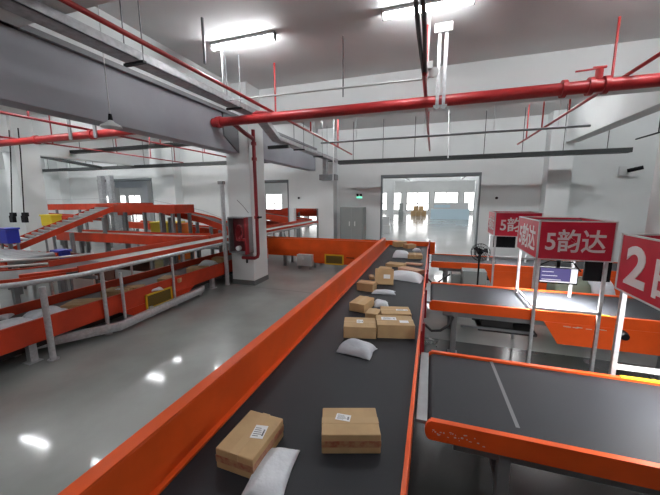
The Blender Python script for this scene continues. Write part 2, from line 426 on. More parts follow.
# grey gearbox cabinet on the floor in front of it
eb = thing('control_box', 'small grey metal control box on the floor before the orange cross conveyor', 'control box', (-3.78, 8.95, 0))
MB().box(-4.02, -3.52, 8.84, 9.02, .10, .46).build('case', 'white_steel', eb, .008)
MB().box(-3.98, -3.94, 8.86, 9.0, 0, .1).box(-3.6, -3.56, 8.86, 9.0, 0, .1).build('foot', 'grey_steel', eb)
MB().box(-3.83, -3.77, 8.832, 8.84, .30, .36).build('indicator', 'paper', eb)

# ================================================================== BOX SIGNS
def sign_frame(name_label, x0, x1, ya, yb, z0, z1, digits, face_w, rear_post=True, front_text=True, watt=60):
    r = thing('box_sign', name_label, 'sign', ((x0+x1)/2, (ya+yb)/2, 0))
    p = .035
    for (x, y) in ((x0+p/2, ya+p/2), (x1-p/2, ya+p/2), (x0+p/2, yb-p/2), (x1-p/2, yb-p/2)):
        MB().box(x-p/2, x+p/2, y-p/2, y+p/2, 0, z0+.02).build('post', 'galv', r, .003)
    t = .012
    MB().box(x0-.012, x1+.012, ya-.024, ya-.012, z0, z1).build('front_panel', 'sign_red', r)
    MB().box(x0-.012, x1+.012, yb+.012, yb+.024, z0, z1).build('rear_panel', 'sign_red', r)
    MB().box(x0-.024, x0-.012, ya-.024, yb+.024, z0, z1).build('side_panel', 'sign_red', r)
    MB().box(x1+.012, x1+.024, ya-.024, yb+.024, z0, z1).build('side_panel', 'sign_red', r)
    e = MB()
    for z in (z0-.012, z1): e.box(x0-.03, x1+.03, ya-.03, ya-.008, z, z+.012).box(x0-.03, x1+.03, yb+.008, yb+.03, z, z+.012).box(x0-.03, x0-.008, ya-.03, yb+.03, z, z+.012).box(x1+.008, x1+.03, ya-.03, yb+.03, z, z+.012)
    for (x, y) in ((x0-.018, ya-.018), (x0-.018, yb+.018), (x1+.018, ya-.018)): e.box(x-.01, x+.01, y-.01, y+.01, z0, z1)
    e.build('edging', 'white_steel', r)
    e = MB()
    for k in range(4): e.box(x0, x1, ya+.1+k*(yb-ya-.2)/3, ya+.13+k*(yb-ya-.2)/3, z1-.04, z1-.02)
    e.build('inner_bars', 'frame_dark', r)
    MB().box(x0+.02, x1-.02, ya+.06, yb-.06, z0+.02, z0+.03).build('light_housing', 'white_steel', r)
    MB().box(x0+.10, x1-.10, ya+.25, yb-.25, z0+.006, z0+.018).build('work_light', 'led_sign', r)
    ld = bpy.data.lights.new('scan_light', 'SPOT'); ld.energy = watt; ld.spot_size = radians(112); ld.spot_blend = .9; ld.shadow_soft_size = .08
    lo_ = bpy.data.objects.new('scan_light', ld); C.objects.link(lo_); lo_.location = ((x0+x1)/2, (ya+yb)/2, z0-.01)
    zc = (z0+z1)/2; h = (z1-z0)
    if front_text: put_text(digits, r, ((x0+x1)/2, ya-.024, zc), (1, 0, 0), (0, 0, 1), (0, -1, 0), (x1-x0)*face_w, h*.62)
    return r
sA = sign_frame('red box sign on grey posts over the middle side belt, a lit screen hanging beneath', 1.27, 1.99, 4.40, 5.30, 1.46, 1.91, '5韵达', .84, watt=1100)
put_text('5韵达', sA, (1.27-.024, 4.85, 1.685), (0, -1, 0), (0, 0, 1), (-1, 0, 0), .74, .32)
MB().box(1.28, 1.98, 4.40, 4.43, .79, .825).build('cross_bar', 'galv', sA)
MB().box(1.28, 1.30, 4.43, 5.28, .79, .82).build('cross_bar', 'galv', sA)
pC = ony(495, 236, 7.2)
sC = sign_frame('smallest red box sign in view, over the farthest side belt', pC.x, pC.x+.80, 7.22, 7.95, ony(510, 236, 7.2).z, ony(510, 213, 7.2).z, '5韵达', .80)
MB().box(pC.x, pC.x+.8, 7.22, 7.25, .93, .97).build('cross_bar', 'grey_steel', sC)
put_text('5韵达', sC, (pC.x-.024, 7.58, (ony(510, 236, 7.2).z+ony(510, 213, 7.2).z)/2), (0, -1, 0), (0, 0, 1), (-1, 0, 0), 0.6, .28)
sB = sign_frame('large red box sign beginning with 2 at the right edge, over the nearest side belt', 1.47, 2.3, 1.85, 3.03, 1.475, 1.905, '2曲', .5, front_text=False, watt=160)
put_text('2', sB, (1.47-.024, 2.83, 1.69), (0, -1, 0), (0, 0, 1), (-1, 0, 0), .25, .30, bold=.03)
put_text('曲', sB, (1.47-.024, 2.46, 1.69), (0, -1, 0), (0, 0, 1), (-1, 0, 0), .32, .33, bold=.018)
MB().box(1.48, 2.3, 3.0, 3.03, .79, .825).build('cross_bar', 'white_steel', sB)

def monitor(label, x0, x1, z0, z1, y, lit, ztop, group=None):
    r = thing('monitor', label, 'monitor', ((x0+x1)/2, y, z0), group)
    MB().box(x0, x1, y, y+.03, z0, z1).build('case', 'black', r, .004)
    if lit:
        s = MB().box(x0+.012, x1-.085, y-.003, y, z0+.02, z1-.012).build('screen', 'screen', r)
        MB().box(x1-.08, x1-.012, y-.004, y-.001, z0+.02, z1-.012).build('screen_panel', 'screen_light', r)
        g = MB()
        for k in range(3): g.box(x0+.03, x0+.03+(x1-x0)*(.5-.1*k), y-.005, y-.003, z0+.05+k*.05, z0+.056+k*.05)
        g.box(x0+.012, x1-.085, y-.005, y-.003, z0+.02, z0+.035).build('screen_lines', 'screen_light', r)
    MB().box((x0+x1)/2-.02, (x0+x1)/2+.02, y+.03, y+.05, z1-.08, ztop).build('mount_arm', 'black', r)
    return r
monitor('lit monitor with a blue-violet picture hanging under the red sign', 1.33, 1.75, 1.12, 1.33, 4.50, True, 1.44)
monitor('dark monitor to the right of the lit one, under the same red sign', 1.79, 2.06, 1.19, 1.44, 4.47, False, 1.44)
p0, p1 = ony(494, 234.5, 7.3), ony(515, 248, 7.3)
monitor('dark monitor beneath the smallest red sign', p0.x, p1.x, p1.z, p0.z, 7.3, False, p0.z+.03)
# cable loop from sign A to its screens
solo(MB().tube([(1.33, 4.48, 1.36), (1.42, 4.46, 1.42), (1.66, 4.45, 1.415), (1.76, 4.48, 1.30)], .009, 6), 'cable', 'black', 'black cable looping above the lit monitor', 'cable')

# pedestal fan
fx, fy = ony(479, 262, 6.35).x, 6.35
fan = thing('pedestal_fan', 'black pedestal fan standing between the middle and farthest side belts', 'fan', (fx, fy, 0))
MB().tube([(fx, fy, 0), (fx, fy, .03), (fx, fy, .05)], [.2, .2, .05], 18).build('base', 'black', fan)
MB().tube([(fx, fy, .04), (fx, fy, 1.18)], .016, 8).build('pole', 'black', fan)
fz = 1.20
MB().tube([(fx, fy-.02, fz), (fx, fy+.16, fz)], [.06, .045], 12).build('motor', 'black', fan)
g = MB()
for rr, yy in ((.16, 0), (.16, -.09), (.10, -.12), (.10, .03)):
    g.tube([(fx+rr*cos(2*pi*k/20), fy+yy-.05, fz+rr*sin(2*pi*k/20)) for k in range(21)], .004, 5)
for k in range(20):
    a = 2*pi*k/20; c_, s_ = cos(a), sin(a)
    g.tube([(fx+.03*c_, fy-.18, fz+.03*s_), (fx+.12*c_, fy-.17, fz+.12*s_), (fx+.16*c_, fy-.14, fz+.16*s_), (fx+.16*c_, fy-.05, fz+.16*s_), (fx+.05*c_, fy-.01, fz+.05*s_)], .0028, 4)
g.build('guard', 'black', fan)
for k in range(3):
    a = 2*pi*k/3+.3
    vs = [(fx+.03*cos(a), fy-.09, fz+.03*sin(a)), (fx+.13*cos(a-.35), fy-.11, fz+.13*sin(a-.35)), (fx+.14*cos(a+.3), fy-.07, fz+.14*sin(a+.3)), (fx+.04*cos(a+.8), fy-.08, fz+.04*sin(a+.8))]
    m_ = MB().add(vs+[tuple(V(v)+V((0, .004, 0))) for v in vs], [(0, 1, 2, 3), (7, 6, 5, 4), (0, 4, 5, 1), (1, 5, 6, 2), (2, 6, 7, 3), (3, 7, 4, 0)]); m_.build('blade', 'rubber', fan)
# grey drive cabinets between belts
def cabinet(label, x0, x1, ya, yb, z0, z1, name='drive_cabinet'):
    r = thing(name, label, 'cabinet', ((x0+x1)/2, (ya+yb)/2, 0))
    MB().box(x0, x1, ya, yb, z0, z1).build('case', 'cabinet_grey', r, .008)
    MB().box(x0+.03, x1-.03, ya-.008, ya, z0+.03, z1-.03).build('door', 'cabinet_grey', r, .003)
    MB().box(x0+(x1-x0)*.4, x0+(x1-x0)*.4+.05, ya-.016, ya-.008, (z0+z1)/2, (z0+z1)/2+.05).build('lock', 'paper', r)
    MB().box(x0+.02, x0+.06, ya+.02, yb-.02, 0, z0).box(x1-.06, x1-.02, ya+.02, yb-.02, 0, z0).build('foot', 'grey_steel', r)
    return r
a, b_ = ony(463, 271, 6.75), ony(486, 290, 6.75)
cabinet('grey drive cabinet just left of the fan pole under the farthest side belt', a.x, b_.x, 6.75, 7.1, .08, a.z)
a, b_ = ony(452, 274, 6.95), ony(461.5, 290, 6.95)
cabinet('narrow pale grey box beside the wider drive cabinet, left of the fan', a.x, b_.x-.02, 6.95, 7.2, .08, a.z)
# hoses sagging between the side belts
for i, (ya, x1_, zz, lab) in enumerate(((4.35, .34, .5, 'black hose sagging in front of the middle side belt leg'), (6.9, .42, .52, 'black hose sagging in front of the farthest side belt'))):
    solo(MB().tube([(-.03, ya+.0, zz-.06), (.06, ya, zz-.14), (.18, ya, zz-.12), (.28, ya, zz-.03), (x1_, ya+.14, zz+.04)], .018, 8), 'hose', 'rubber', lab, 'hose')
# clutter behind the lit belt
cl = thing('goods_bag', 'crumpled green and grey sack behind the brightly lit belt', 'bag', (2.3, 6.2, 0))
def blob(cx, cy, z0, sx, sy, sz, m, name, parent, seed=0, nu=16, nv=10, rough=.2):
    rnd = random.Random(seed); ph = [(rnd.uniform(0, 6), rnd.uniform(0, 6), rnd.uniform(2, 5)) for _ in range(5)]
    vs = []; fs = []
    for j in range(nv+1):
        t = pi*j/nv
        for i in range(nu):
            a = 2*pi*i/nu; k = 1+rough*sum(sin(p3*a+p1)*sin(p3*t+p2) for p1, p2, p3 in ph)/3
            X, Y, Z = cos(a)*sin(t), sin(a)*sin(t), cos(t)
            sq = lambda q: math.copysign(abs(q)**.6, q)
            vs.append((cx+sx*sq(X)*k, cy+sy*sq(Y)*k, z0+max(0, sz*(1+sq(Z)*k)/2)))
    for j in range(nv):
        for i in range(nu): fs.append((j*nu+i, j*nu+(i+1) % nu, (j+1)*nu+(i+1) % nu, (j+1)*nu+i))
    return MB().add(vs, fs, True).build(name, m, parent)
blob(2.3, 6.2, 0, .30, .22, .86, 'foliage', 'sack_body', cl, 3); blob(2.75, 6.25, 0, .2, .2, .8, 'poly_grey', 'sack_side', cl, 4)

# ================================================================== PARCELS
def carton(name_label, A, Bp, At, D, zb=ZB, m='card', lab=None, tape='tape', group='cartons on the main belt', h=None, wd=None, lab2=False):
    """A,Bp: front lower corners, At: front upper-left, D: rear upper-left corner (positions read from the photo)"""
    a = onz(*A, zb+.001); b = onz(*Bp, zb+.001)
    if h is None:
        h = ony(At[0], At[1], a.y).z-zb
    d = onz(*D, zb+h)
    u = (b-a); L = u.length; u.normalize(); nn = V((-u.y, u.x, 0))
    W = wd or max(.06, (d-a).dot(nn)) if wd is None else wd
    c = a+u*(L/2)+nn*(W/2); c.z = zb+.001
    o = carton_at(name_label, c, atan2(u.y, u.x), L, W, h, m, lab, tape, group)
    if lab2: MB().box(L*.12, L*.36, -W*.28, -W*.05, h+.002, h+.0035).build('shipping_label', 'paper', o, local=True)
    return o
def carton_at(label, c, rz, L, W, H, m='card', lab=None, tape='tape', group='cartons on the main belt'):
    if group == 'cartons on the main belt':
        c = V(c); e = abs(cos(rz))*L/2+abs(sin(rz))*W/2; c.x = max(-1.222+e, min(-.092-e, c.x))
    r = thing('carton', label, 'box', c, group); r.rotation_euler = (0, 0, rz)
    box(-L/2, L/2, -W/2, W/2, 0, H).build('box_body', m, r, .006, local=True)
    tw = min(.05, W*.22)
    if L >= W: t = box(-L/2-.001, L/2+.001, -tw/2, tw/2, H-.002, H+.0015).box(-L/2-.0015, -L/2, -tw/2, tw/2, H*.55, H).box(L/2, L/2+.0015, -tw/2, tw/2, H*.55, H)
    else: t = box(-tw/2, tw/2, -W/2-.001, W/2+.001, H-.002, H+.0015).box(-tw/2, tw/2, -W/2-.0015, -W/2, H*.55, H).box(-tw/2, tw/2, W/2, W/2+.0015, H*.55, H)
    t.build('tape', 'tape', r, local=True)
    if tape == 'tape_red': box(-L/2, L/2, -W/2-.0015, -W/2, H*.35, H*.68).box(L/2, L/2+.0015, -W/2, W/2, H*.35, H*.68).build('printed_band', 'tape_red', r, local=True)
    if lab:
        lx, ly, lw, lh, la = lab
        mt = Matrix.Translation((lx*L, ly*W, H+.002)) @ Matrix.Rotation(la, 4, 'Z')
        l = MB().box(-lw/2, lw/2, -lh/2, lh/2, 0, .0012, mt).build('shipping_label', 'paper', r, local=True)
        g = MB()
        for k in range(5): g.box(-lw*.4, lw*(.05+.07*((k*3) % 4)), -lh*.35+k*lh*.15, -lh*.31+k*lh*.15, .0012, .0016, mt)
        for k in range(6): g.box(lw*.3+k*lw*.02-.001, lw*.3+k*lw*.02+.001*(k % 2), -lh*.3, lh*.2, .0012, .0016, mt)
        g.build('label_print', 'ink', l, local=True)
    return r
def X1(x, y): return (280+x/4.125, 220+y/4.125)
def X3(x, y): return (190+x/3, 380+y/3)
carton('nearest left brown carton with a white label, before the orange guard', X3(80, 262), X3(190, 302), X3(80, 205), X3(192, 92), lab=(.18, .05, .075, .10, .2), tape='tape_red')
carton('brown carton with a white label, nearest the right edge of the main belt', X3(395, 222), X3(572, 222), X3(393, 165), X3(391, 83), lab=(-.12, .1, .09, .055, -.25), tape='tape_red')
carton('brown carton with a small white label, beside the large two-label carton on the main belt', X1(262, 487), X1(397, 492), X1(264, 440), X1(272, 400), lab=(0, .05, .07, .09, 0))
carton('large brown carton with two labels mid-belt, near the right edge', X1(400, 487), X1(556, 492), X1(400, 432), X1(415, 392), lab=(-.15, .12, .16, .08, 0), lab2=True)
carton('long low carton just behind the large two-label carton', X1(418, 408), X1(543, 412), X1(418, 386), X1(425, 355), lab=(.22, 0, .14, .05, 0))
carton('small flat carton wedged to the left of the long low one', X1(350, 402), X1(402, 410), X1(350, 383), X1(366, 361))
carton('turned brown carton standing alone by a little white bag, left side of the belt', X1(285, 374), X1(348, 386), X1(285, 340), X1(330, 310), wd=.34)
carton('brown carton behind the turned one, its corner towards the camera', X1(316, 290), X1(383, 299), X1(316, 258), X1(345, 247), m='card_dark')
c_ = onz(*X1(429, 268), ZB+.001)
lc = carton_at('pale labelled carton leaning back upright before the large white bag', c_, .10, .31, .09, .27, 'card', None)
lc.rotation_euler = (-.42, 0, .10)
lc.location.z = ZB+.004
MB().box(-.01, .10, -.0475, -.0455, .10, .17).build('shipping_label', 'paper', lc, local=True)
carton('tiny brown carton half hidden at the left of the pale carton', X1(370, 246), X1(390, 246), X1(370, 234), X1(376, 225), m='card_dark')
carton('pale brown carton behind the large white bag, left side', X1(405, 206), X1(455, 210), X1(405, 198), X1(412, 190))
carton('flat brown carton behind the large white bag, left of the pink-topped one', X1(435, 190), X1(506, 198), X1(435, 179), X1(440, 169))
carton('pink-topped carton touching the right edge of the belt behind the large white bag', X1(508, 212), X1(590, 231), X1(508, 196), X1(520, 186), m='card_pink')
carton('flat thin pinkish packet lying behind the pink-topped carton', X1(515, 184), X1(586, 190), X1(515, 178), X1(520, 173), m='card_pink')
carton('brown carton just right of the white bag at the far end of the belt', X1(527, 160), X1(588, 162), X1(527, 144), X1(532, 134), m='card_dark')
carton('brown carton at the far end of the belt against the orange end guard', X1(478, 112), X1(524, 110), X1(478, 92), X1(482, 86), m='card_dark', wd=.25)
carton('dark pinkish carton at the far end of the belt beside the last brown one', X1(526, 119), X1(562, 116), X1(526, 103), X1(532, 97), m='card_dark', wd=.22)

def bag(label, c, rz, L, W, H, m='poly_white', seed=1, lab=True, group='white plastic mailing bags on the main belt', name='mailing_bag'):
    rnd = random.Random(seed); nu, nv = 28, 20; top = []; bot = []
    ph = [(rnd.uniform(-5, 5), rnd.uniform(-5, 5), rnd.uniform(0, 6)) for _ in range(7)]
    ox = rnd.uniform(-.3, .3)
    for j in range(nv+1):
        for i in range(nu+1):
            u = -1+2*i/nu; v = -1+2*j/nv
            e = max(0, 1-abs(u)**3.2)**.6*max(0, 1-abs(v)**3.2)**.6
            wr = sum(sin(a*u+b*v+c_) for a, b, c_ in ph)/7
            pin = 1-.10*(1-abs(v)**2)*abs(u)**4-.05*sin(3*v+ox)*abs(u)**3
            x = u*L/2*pin; y = v*W/2*(1-.10*(1-abs(u)**2)*abs(v)**4)
            top.append((x, y, .004+H*e*(.82+.30*wr+.15*ox*u)+.006*abs(sin(9*u+5*v))*(1-e)))
            bot.append((x, y, .001+.003*abs(sin(5*u))*(1-e)))
    n = (nu+1)*(nv+1); fs = []
    for j in range(nv):
        for i in range(nu):
            a = j*(nu+1)+i; fs.append((a, a+1, a+nu+2, a+nu+1)); fs.append((n+a, n+a+nu+1, n+a+nu+2, n+a+1))
    for i in range(nu):
        a = i; fs.append((a, a+1, n+a+1, n+a)); a = nv*(nu+1)+i; fs.append((a+1, a, n+a, n+a+1))
    for j in range(nv):
        a = j*(nu+1); fs.append((a+nu+1, a, n+a, n+a+nu+1)); a += nu; fs.append((a, a+nu+1, n+a+nu+1, n+a))
    r = thing(name, label, 'bag', c, group); r.rotation_euler = (0, 0, rz)
    MB().add(top+bot, fs, True).build('bag_body', m, r, local=True)
    return r
def P(x, y, z=ZB+.001): return onz(*X1(x, y), z)
p = onz(272, 474, ZB+.001); d = onz(284, 452, ZB)-onz(260, 495, ZB)
bg1 = bag('white plastic mailing bag at the bottom edge, leaning against the nearest left carton', p, atan2(d.y, d.x)+.12, .34, .215, .06, seed=5)
for k, (x_, y_, w_) in enumerate(((-.03, .0, .05), (-.05, .02, .03))): pass
bag('small white mailing bag lying alone in the middle of the main belt', onz(357, 351, ZB+.001), -.15, .34, .24, .11, 'poly_grey', 8)
bag('large bulging white bag on the far half of the main belt', P(517, 243), -.28, .66, .36, .17, seed=11)
bag('white bag standing out at the far end of the belt before the last cartons', P(500, 152), .05, .42, .34, .20, seed=3)
bag('small grey-white bag pointing right, in front of the cornerwise carton', P(428, 301), .1, .36, .18, .05, 'poly_grey', 4)
bag('tiny white bag tucked behind the turned carton', P(417, 352), .2, .20, .2, .08, seed=6)
bag('tiny white bag beside the last cartons at the far end of the belt', P(563, 128), .3, .20, .16, .09, seed=9)

# ================================================================== LEFT LOWER CONVEYOR
ll = thing('belt_conveyor', 'long low orange trough conveyor on the left, carrying bags and cartons behind silver posts', 'conveyor', (-5.6, 4, 0))
ya, yb = -2.0, 8.9
MB().box(-6.05, -5.10, ya, yb, .42, .45).build('belt', 'belt_grey', ll)
MB().box(-5.09, -5.065, ya, yb, .27, .58).box(-5.10, -5.055, ya, yb, .58, .59).build('side_guard', 'orange_red', ll, .003)
MB().box(-5.98, -5.22, ya, yb, .14, .36).build('under_box', 'rubber', ll)  # black box added for a dark look beneath the belt
MB().box(-6.085, -6.055, ya, yb, .30, .60).build('side_guard', 'orange_red', ll, .003)
MB().prism([(3.72, .28), (5.5, .28), (5.15, .08), (4.05, .08)], 'x', -5.062, -5.04).build('skirt_panel', 'orange_red', ll, .003)
g = MB()
for (a0, a1, z0, z1) in ((4.22, 4.85, .14, .175), (4.22, 4.85, .40, .435), (4.22, 4.26, .14, .435), (4.81, 4.85, .14, .435)): g.box(-5.038, -5.02, a0, a1, z0, z1)
vf = g.build('vent_frame', 'yellow', ll, .003)
g = MB().box(-5.036, -5.03, 4.26, 4.81, .175, .40)
for k in range(6): g.box(-5.03, -5.025, 4.26, 4.81, .19+k*.035, .202+k*.035)
g.build('vent_mesh', 'vent_dark', vf)
for yy in (-1.0, .8, 2.5, 6.2, 8.2):
    leg(None, -5.14, yy, .3, ll, .09, 'galv'); leg(None, -6.0, yy, .3, ll, .09, 'galv')
    MB().box(-6.0, -5.14, yy-.02, yy+.02, .30, .34).build('cross_member', 'grey_steel', ll)
# floor-level bumper
bu = thing('bumper_rail', 'low silver bumper rail along the foot of the left orange conveyor', 'rail', (-4.95, 3.5, 0))
MB().sweep([(-6.6, 1.7, .15), tuple(onz(0, 356, .15)), tuple(onz(24, 347, .15)), tuple(onz(60, 339, .15)), tuple(onz(120, 326, .15)), (-4.93, 5.55, .15), (-5.0, 5.72, .15)], [(-.04, -.07), (.03, -.07), (.045, 0), (.03, .065), (-.04, .065)]).build('rail', 'galv', bu, .006)
for (xx, yy) in ((onz(18, 356, 0).x, onz(18, 356, 0).y), (-5.0, 4.3), (-5.0, 5.6)): MB().box(xx-.03, xx+.02, yy-.04, yy+.04, 0, .19).build('rail_post', 'galv', bu, .004)

# ================================================================== UPPER CONVEYOR U1
u1 = thing('belt_conveyor', 'raised red-orange conveyor with silver rail, curving at the left and running behind the column', 'conveyor', (-5.5, 6, 0))
path = [(-9.2, .9, 1.1), (-7.2, 1.9, 1.1), (-6.25, 2.45, 1.1), (-5.85, 2.85, 1.1), (-5.62, 3.3, 1.1), (-5.56, 3.9, 1.1), (-5.56, 6.5, 1.1), (-5.56, 8.0, 1.1), (-5.45, 9.4, 1.12), (-5.12, 12.45, 1.16), (-4.98, 13.6, 1.18)]
hw = .40
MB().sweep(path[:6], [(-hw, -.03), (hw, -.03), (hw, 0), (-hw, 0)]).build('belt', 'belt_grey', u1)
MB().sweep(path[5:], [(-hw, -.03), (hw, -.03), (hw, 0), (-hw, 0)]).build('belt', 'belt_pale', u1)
MB().sweep(path[4:], [(hw, -.06), (hw+.03, -.06), (hw+.03, .08), (hw, .08)]).build('side_guard', 'orange_red', u1)
MB().sweep(path[:5], [(hw, -.06), (hw+.03, -.06), (hw+.03, .015), (hw, .015)]).build('side_guard', 'orange_red', u1)
MB().sweep(path[4:], [(-hw-.03, -.10), (-hw, -.10), (-hw, .10), (-hw-.03, .10)]).build('side_guard', 'orange_red', u1)
MB().sweep(path[:5], [(-hw-.03, -.06), (-hw, -.06), (-hw, .02), (-hw-.03, .02)]).build('side_guard', 'orange_red', u1)
MB().sweep(path[3:], [(hw-.12, .003), (hw-.02, .003), (hw-.02, .05), (hw-.12, .05)]).build('inner_strip', 'orange_red', u1)
MB().tube([(-8.2, 1.0, 1.08), (-5.9, 2.12, 1.08)]+[tuple(onz(x_, y_, 1.08)) for x_, y_ in ((0, 286.5), (14, 285), (29, 283))]+[(-5.03, 3.1, 1.08), (-5.02, 3.6, 1.08), (-5.03, 6.5, 1.08), (-5.0, 9.4, 1.1), (-4.68, 12.45, 1.14)], .036, 10).build('silver_rail', 'galv', u1)
def upost(x, y, z1, root, w=.06, z0=0, name='post', m='galv'):
    MB().tube([(x, y, z0), (x, y, z1)], w/2, 10).tube([(x, y, z0), (x, y, z0+.015)], w*.9, 10).build(name, m, root)
upost(-4.93, 2.62, 1.05, u1, .075); upost(-5.01, 3.47, 1.05, u1, .06); upost(-5.01, 3.78, .98, u1, .05)
for yy in (4.9, 8.3, 9.9, 11.4):
    upost(-5.02+(.05 if yy > 8 else 0), yy, 1.03, u1, .05)
for yy in (3.4, 4.9, 6.4, 8.3, 9.9, 11.4): upost(-6.15+(.2 if yy > 9 else 0), yy, 1.0, u1, .05)
for (x, y) in ((-7.1, 1.45), (-8.6, .75), (-7.6, 2.2)): upost(x, y, 1.0, u1, .05)
for yy in (3.4, 6.4, 8.3): MB().bar((-6.15, yy, .98), (-5.02, yy, .98), .03, .05).build('cross_member', 'grey_steel', u1)
# tall galvanised post beside the column
tp = thing('conduit_post', 'tall silver pipe standing in front of the left edge of the white column', 'pipe', (-4.98, 6.58, 0))
MB().tube([(-4.97, 6.58, .0), (-4.97, 6.58, 2.62)], .052, 12).build('pipe', 'galv', tp)
for z in (.0, 1.35, 2.3): MB().tube([(-4.97, 6.58, z), (-4.97, 6.58, z+.05)], .06, 12).build('clamp', 'galv', tp)
MB().box(-5.04, -4.92, 6.51, 6.65, 2.56, 2.64).build('head_box', 'grey_steel', tp, .005)

# ================================================================== CONVEYORS FARTHER LEFT
def conv_line(label, path, w, side=.16, belt='belt_grey', legs=(), m='orange_red', rollers=0, rail=False, group=None, zfloor=0):
    c = V(path[0]); r = thing('conveyor', label, 'conveyor', (c.x, c.y, 0), group)
    hw = w/2
    if not rollers: MB().sweep(path, [(-hw, -.03), (hw, -.03), (hw, 0), (-hw, 0)]).build('belt', belt, r)
    for s in (-1, 1):
        a, b_ = (hw, hw+.03) if s > 0 else (-hw-.03, -hw)
        MB().sweep(path, [(a, -side), (b_, -side), (b_, .06), (a, .06)]).build('side_guard', m, r)
    if rollers:
        p, q = V(path[0]), V(path[-1]); d = (q-p); L = d.length; d.normalize(); rt = V((d.y, -d.x, 0)).normalized()
        n = min(int(L/rollers), 95)
        for k in range(n):
            c = p+d*(L*(k+.5)/n); MB().tube([c-rt*hw, c+rt*hw], rollers*.30, 8).build('roller', 'roller', r)
    for (x, y, z) in legs: MB().box(x-.04, x+.04, y-.04, y+.04, zfloor, z).build('leg', 'grey_steel', r)
    if rail:
        for s in (1,):
            MB().sweep([(p[0], p[1], p[2]+.28) for p in path], [(hw+.0, -.012), (hw+.02, -.012), (hw+.02, .012), (hw, .012)]).build('hand_rail', 'galv', r)
    return r
# C2: raised line along X that feeds the curve
conv_line('level red conveyor crossing behind the roller slope, joining the raised conveyor near the column', [(-11.3, 6.95, 1.15), (-7.4, 6.95, 1.15), (-6.7, 7.05, 1.14), (-6.15, 7.5, 1.12)], .7, .20, 'belt_pale',
          [(x, y, .98) for x in (-11, -9.2, -7.5) for y in (6.62, 7.28)], rail=False)
# D: roller slope
dl = onz(14, 250, .95)
conv_line('steep roller slope with red side rails climbing to the upper deck', [(dl.x-.55, dl.y-.0, .93), (-10.0, 7.3, 1.95)], 1.05, .10, legs=[(-9.45, 6.8, 1.65), (-10.55, 6.8, 1.65), (-9.5, 5.9, 1.3)], rollers=.15)
# T: upper deck and descending conveyor
deck = conv_line('upper red deck conveyor on tall grey legs, behind the roller slope', [(-10.5, 7.75, 1.97), (-7.75, 7.75, 1.97)], .72, .17,
          legs=[(x, y, 1.83) for x in (-10.2, -9.3, -8.5, -7.85) for y in (7.4, 8.1)])
MB().box(-7.76, -7.26, 7.36, 8.16, 1.78, 2.04).build('end_housing', 'orange_red', deck, .01)
for y in (7.42, 8.1): MB().box(-7.46, -7.38, y-.04, y+.04, 0, 1.78).build('leg', 'grey_steel', deck)
conv_line('red conveyor descending from the upper deck towards the white column', [(-9.1, 8.6, 1.90), (-7.2, 8.75, 1.55), (-6.1, 8.85, 1.18)], .6, .14, legs=[(-8.4, 8.25, 1.6), (-7.4, 8.4, 1.45), (-6.6, 8.5, 1.2), (-7.4, 9.05, 1.45), (-6.9, 8.45, 1.3)], rail=True)
conv_line('lower red conveyor running behind the level one at mid height', [(-12, 9.9, 1.25), (-6.5, 9.9, 1.0)], .6, .2, legs=[(x, 9.6, 1.0) for x in (-11.5, -10, -8.5, -7)])
# E: far level deck
conv_line('far red deck conveyor along the rear wall, left of the open doorway', [(-19.2, 10.7, 1.92), (-13.6, 10.7, 1.98)], .8, .22, legs=[(x, 10.3, 1.75) for x in (-19, -17.4, -15.8, -14.0)], rail=True)
conv_line('second far red conveyor just beneath the far deck', [(-19.2, 9.9, 1.55), (-14.0, 9.9, 1.40)], .6, .16, legs=[(x, 9.6, 1.3) for x in (-18.8, -16.8, -14.4)])
# H: roller table low left
conv_line('flat roller table with red frame at the left edge of the picture', [(-11.2, 4.05, 1.0), (-7.75, 4.05, 1.0)], .85, .20, legs=[(x, y, .85) for x in (-10.8, -9.2, -7.7) for y in (3.65, 4.45)], rollers=.26)
conv_line('low dark-sided conveyor behind the roller table', [(-10.2, 5.2, .72), (-6.6, 5.3, .72)], .9, .3, m='brown_dark', legs=[(-9.9, 5.1, .5), (-7.5, 5.1, .5)])
hr = thing('hand_rail', 'thin white double hand rail in front of the roller table', 'rail', (-7.6, 3.1, 0))
for z in (1.12, 1.02):
    MB().tube([(-10, 2.3, z), (-7.4, 3.25, z), (-6.75, 3.85, z), (-6.5, 4.4, z)], .02, 8).build('rail', 'white_steel', hr)
for (x, y) in ((-7.4, 3.25), (-9.4, 2.52), (-6.52, 4.35)): MB().tube([(x, y, 0), (x, y, 1.12)], .018, 8).build('post', 'white_steel', hr)
# upright machine column in the middle of it all (twin grey risers)
for (px, lab) in ((100, 'left'), (109, 'right')):
    a = ony(px, 172, 11.2); solo(MB().box(a.x-.12, a.x+.12, 11.1, 11.3, 0, 3.35), 'riser_duct', 'tray_zinc', 'tall grey cable riser before the rear doorway, the %s one of the twin pair' % lab, 'duct')

def tub(label, c, sx, sy, h, m, stand=0):
    r = thing('plastic_tub', label, 'tub', c); t = .012
    o = MB(); x, y = sx/2, sy/2; k = .88
    def ring(s, z, off=0): return [(-(x-off)*s, -(y-off)*s, z), ((x-off)*s, -(y-off)*s, z), ((x-off)*s, (y-off)*s, z), (-(x-off)*s, (y-off)*s, z)]
    vs = ring(k, 0)+ring(1, h)+ring(1, h, t)+ring(k, .02, t)
    fs = [(0, 1, 2, 3)]+[(i+a, (i+1) % 4+a, (i+1) % 4+a+4, i+a+4) for a in (0, 4, 8) for i in range(4)]+[(12, 13, 14, 15)]
    o.add(vs, fs); o.build('tub_body', m, r, local=True)
    rim = MB().box(-x-.015, x+.015, -y-.015, -y, h-.03, h).box(-x-.015, x+.015, y, y+.015, h-.03, h).box(-x-.015, -x, -y, y, h-.03, h).box(x, x+.015, -y, y, h-.03, h)
    rim.build('rim', m, r, local=True)
    return r
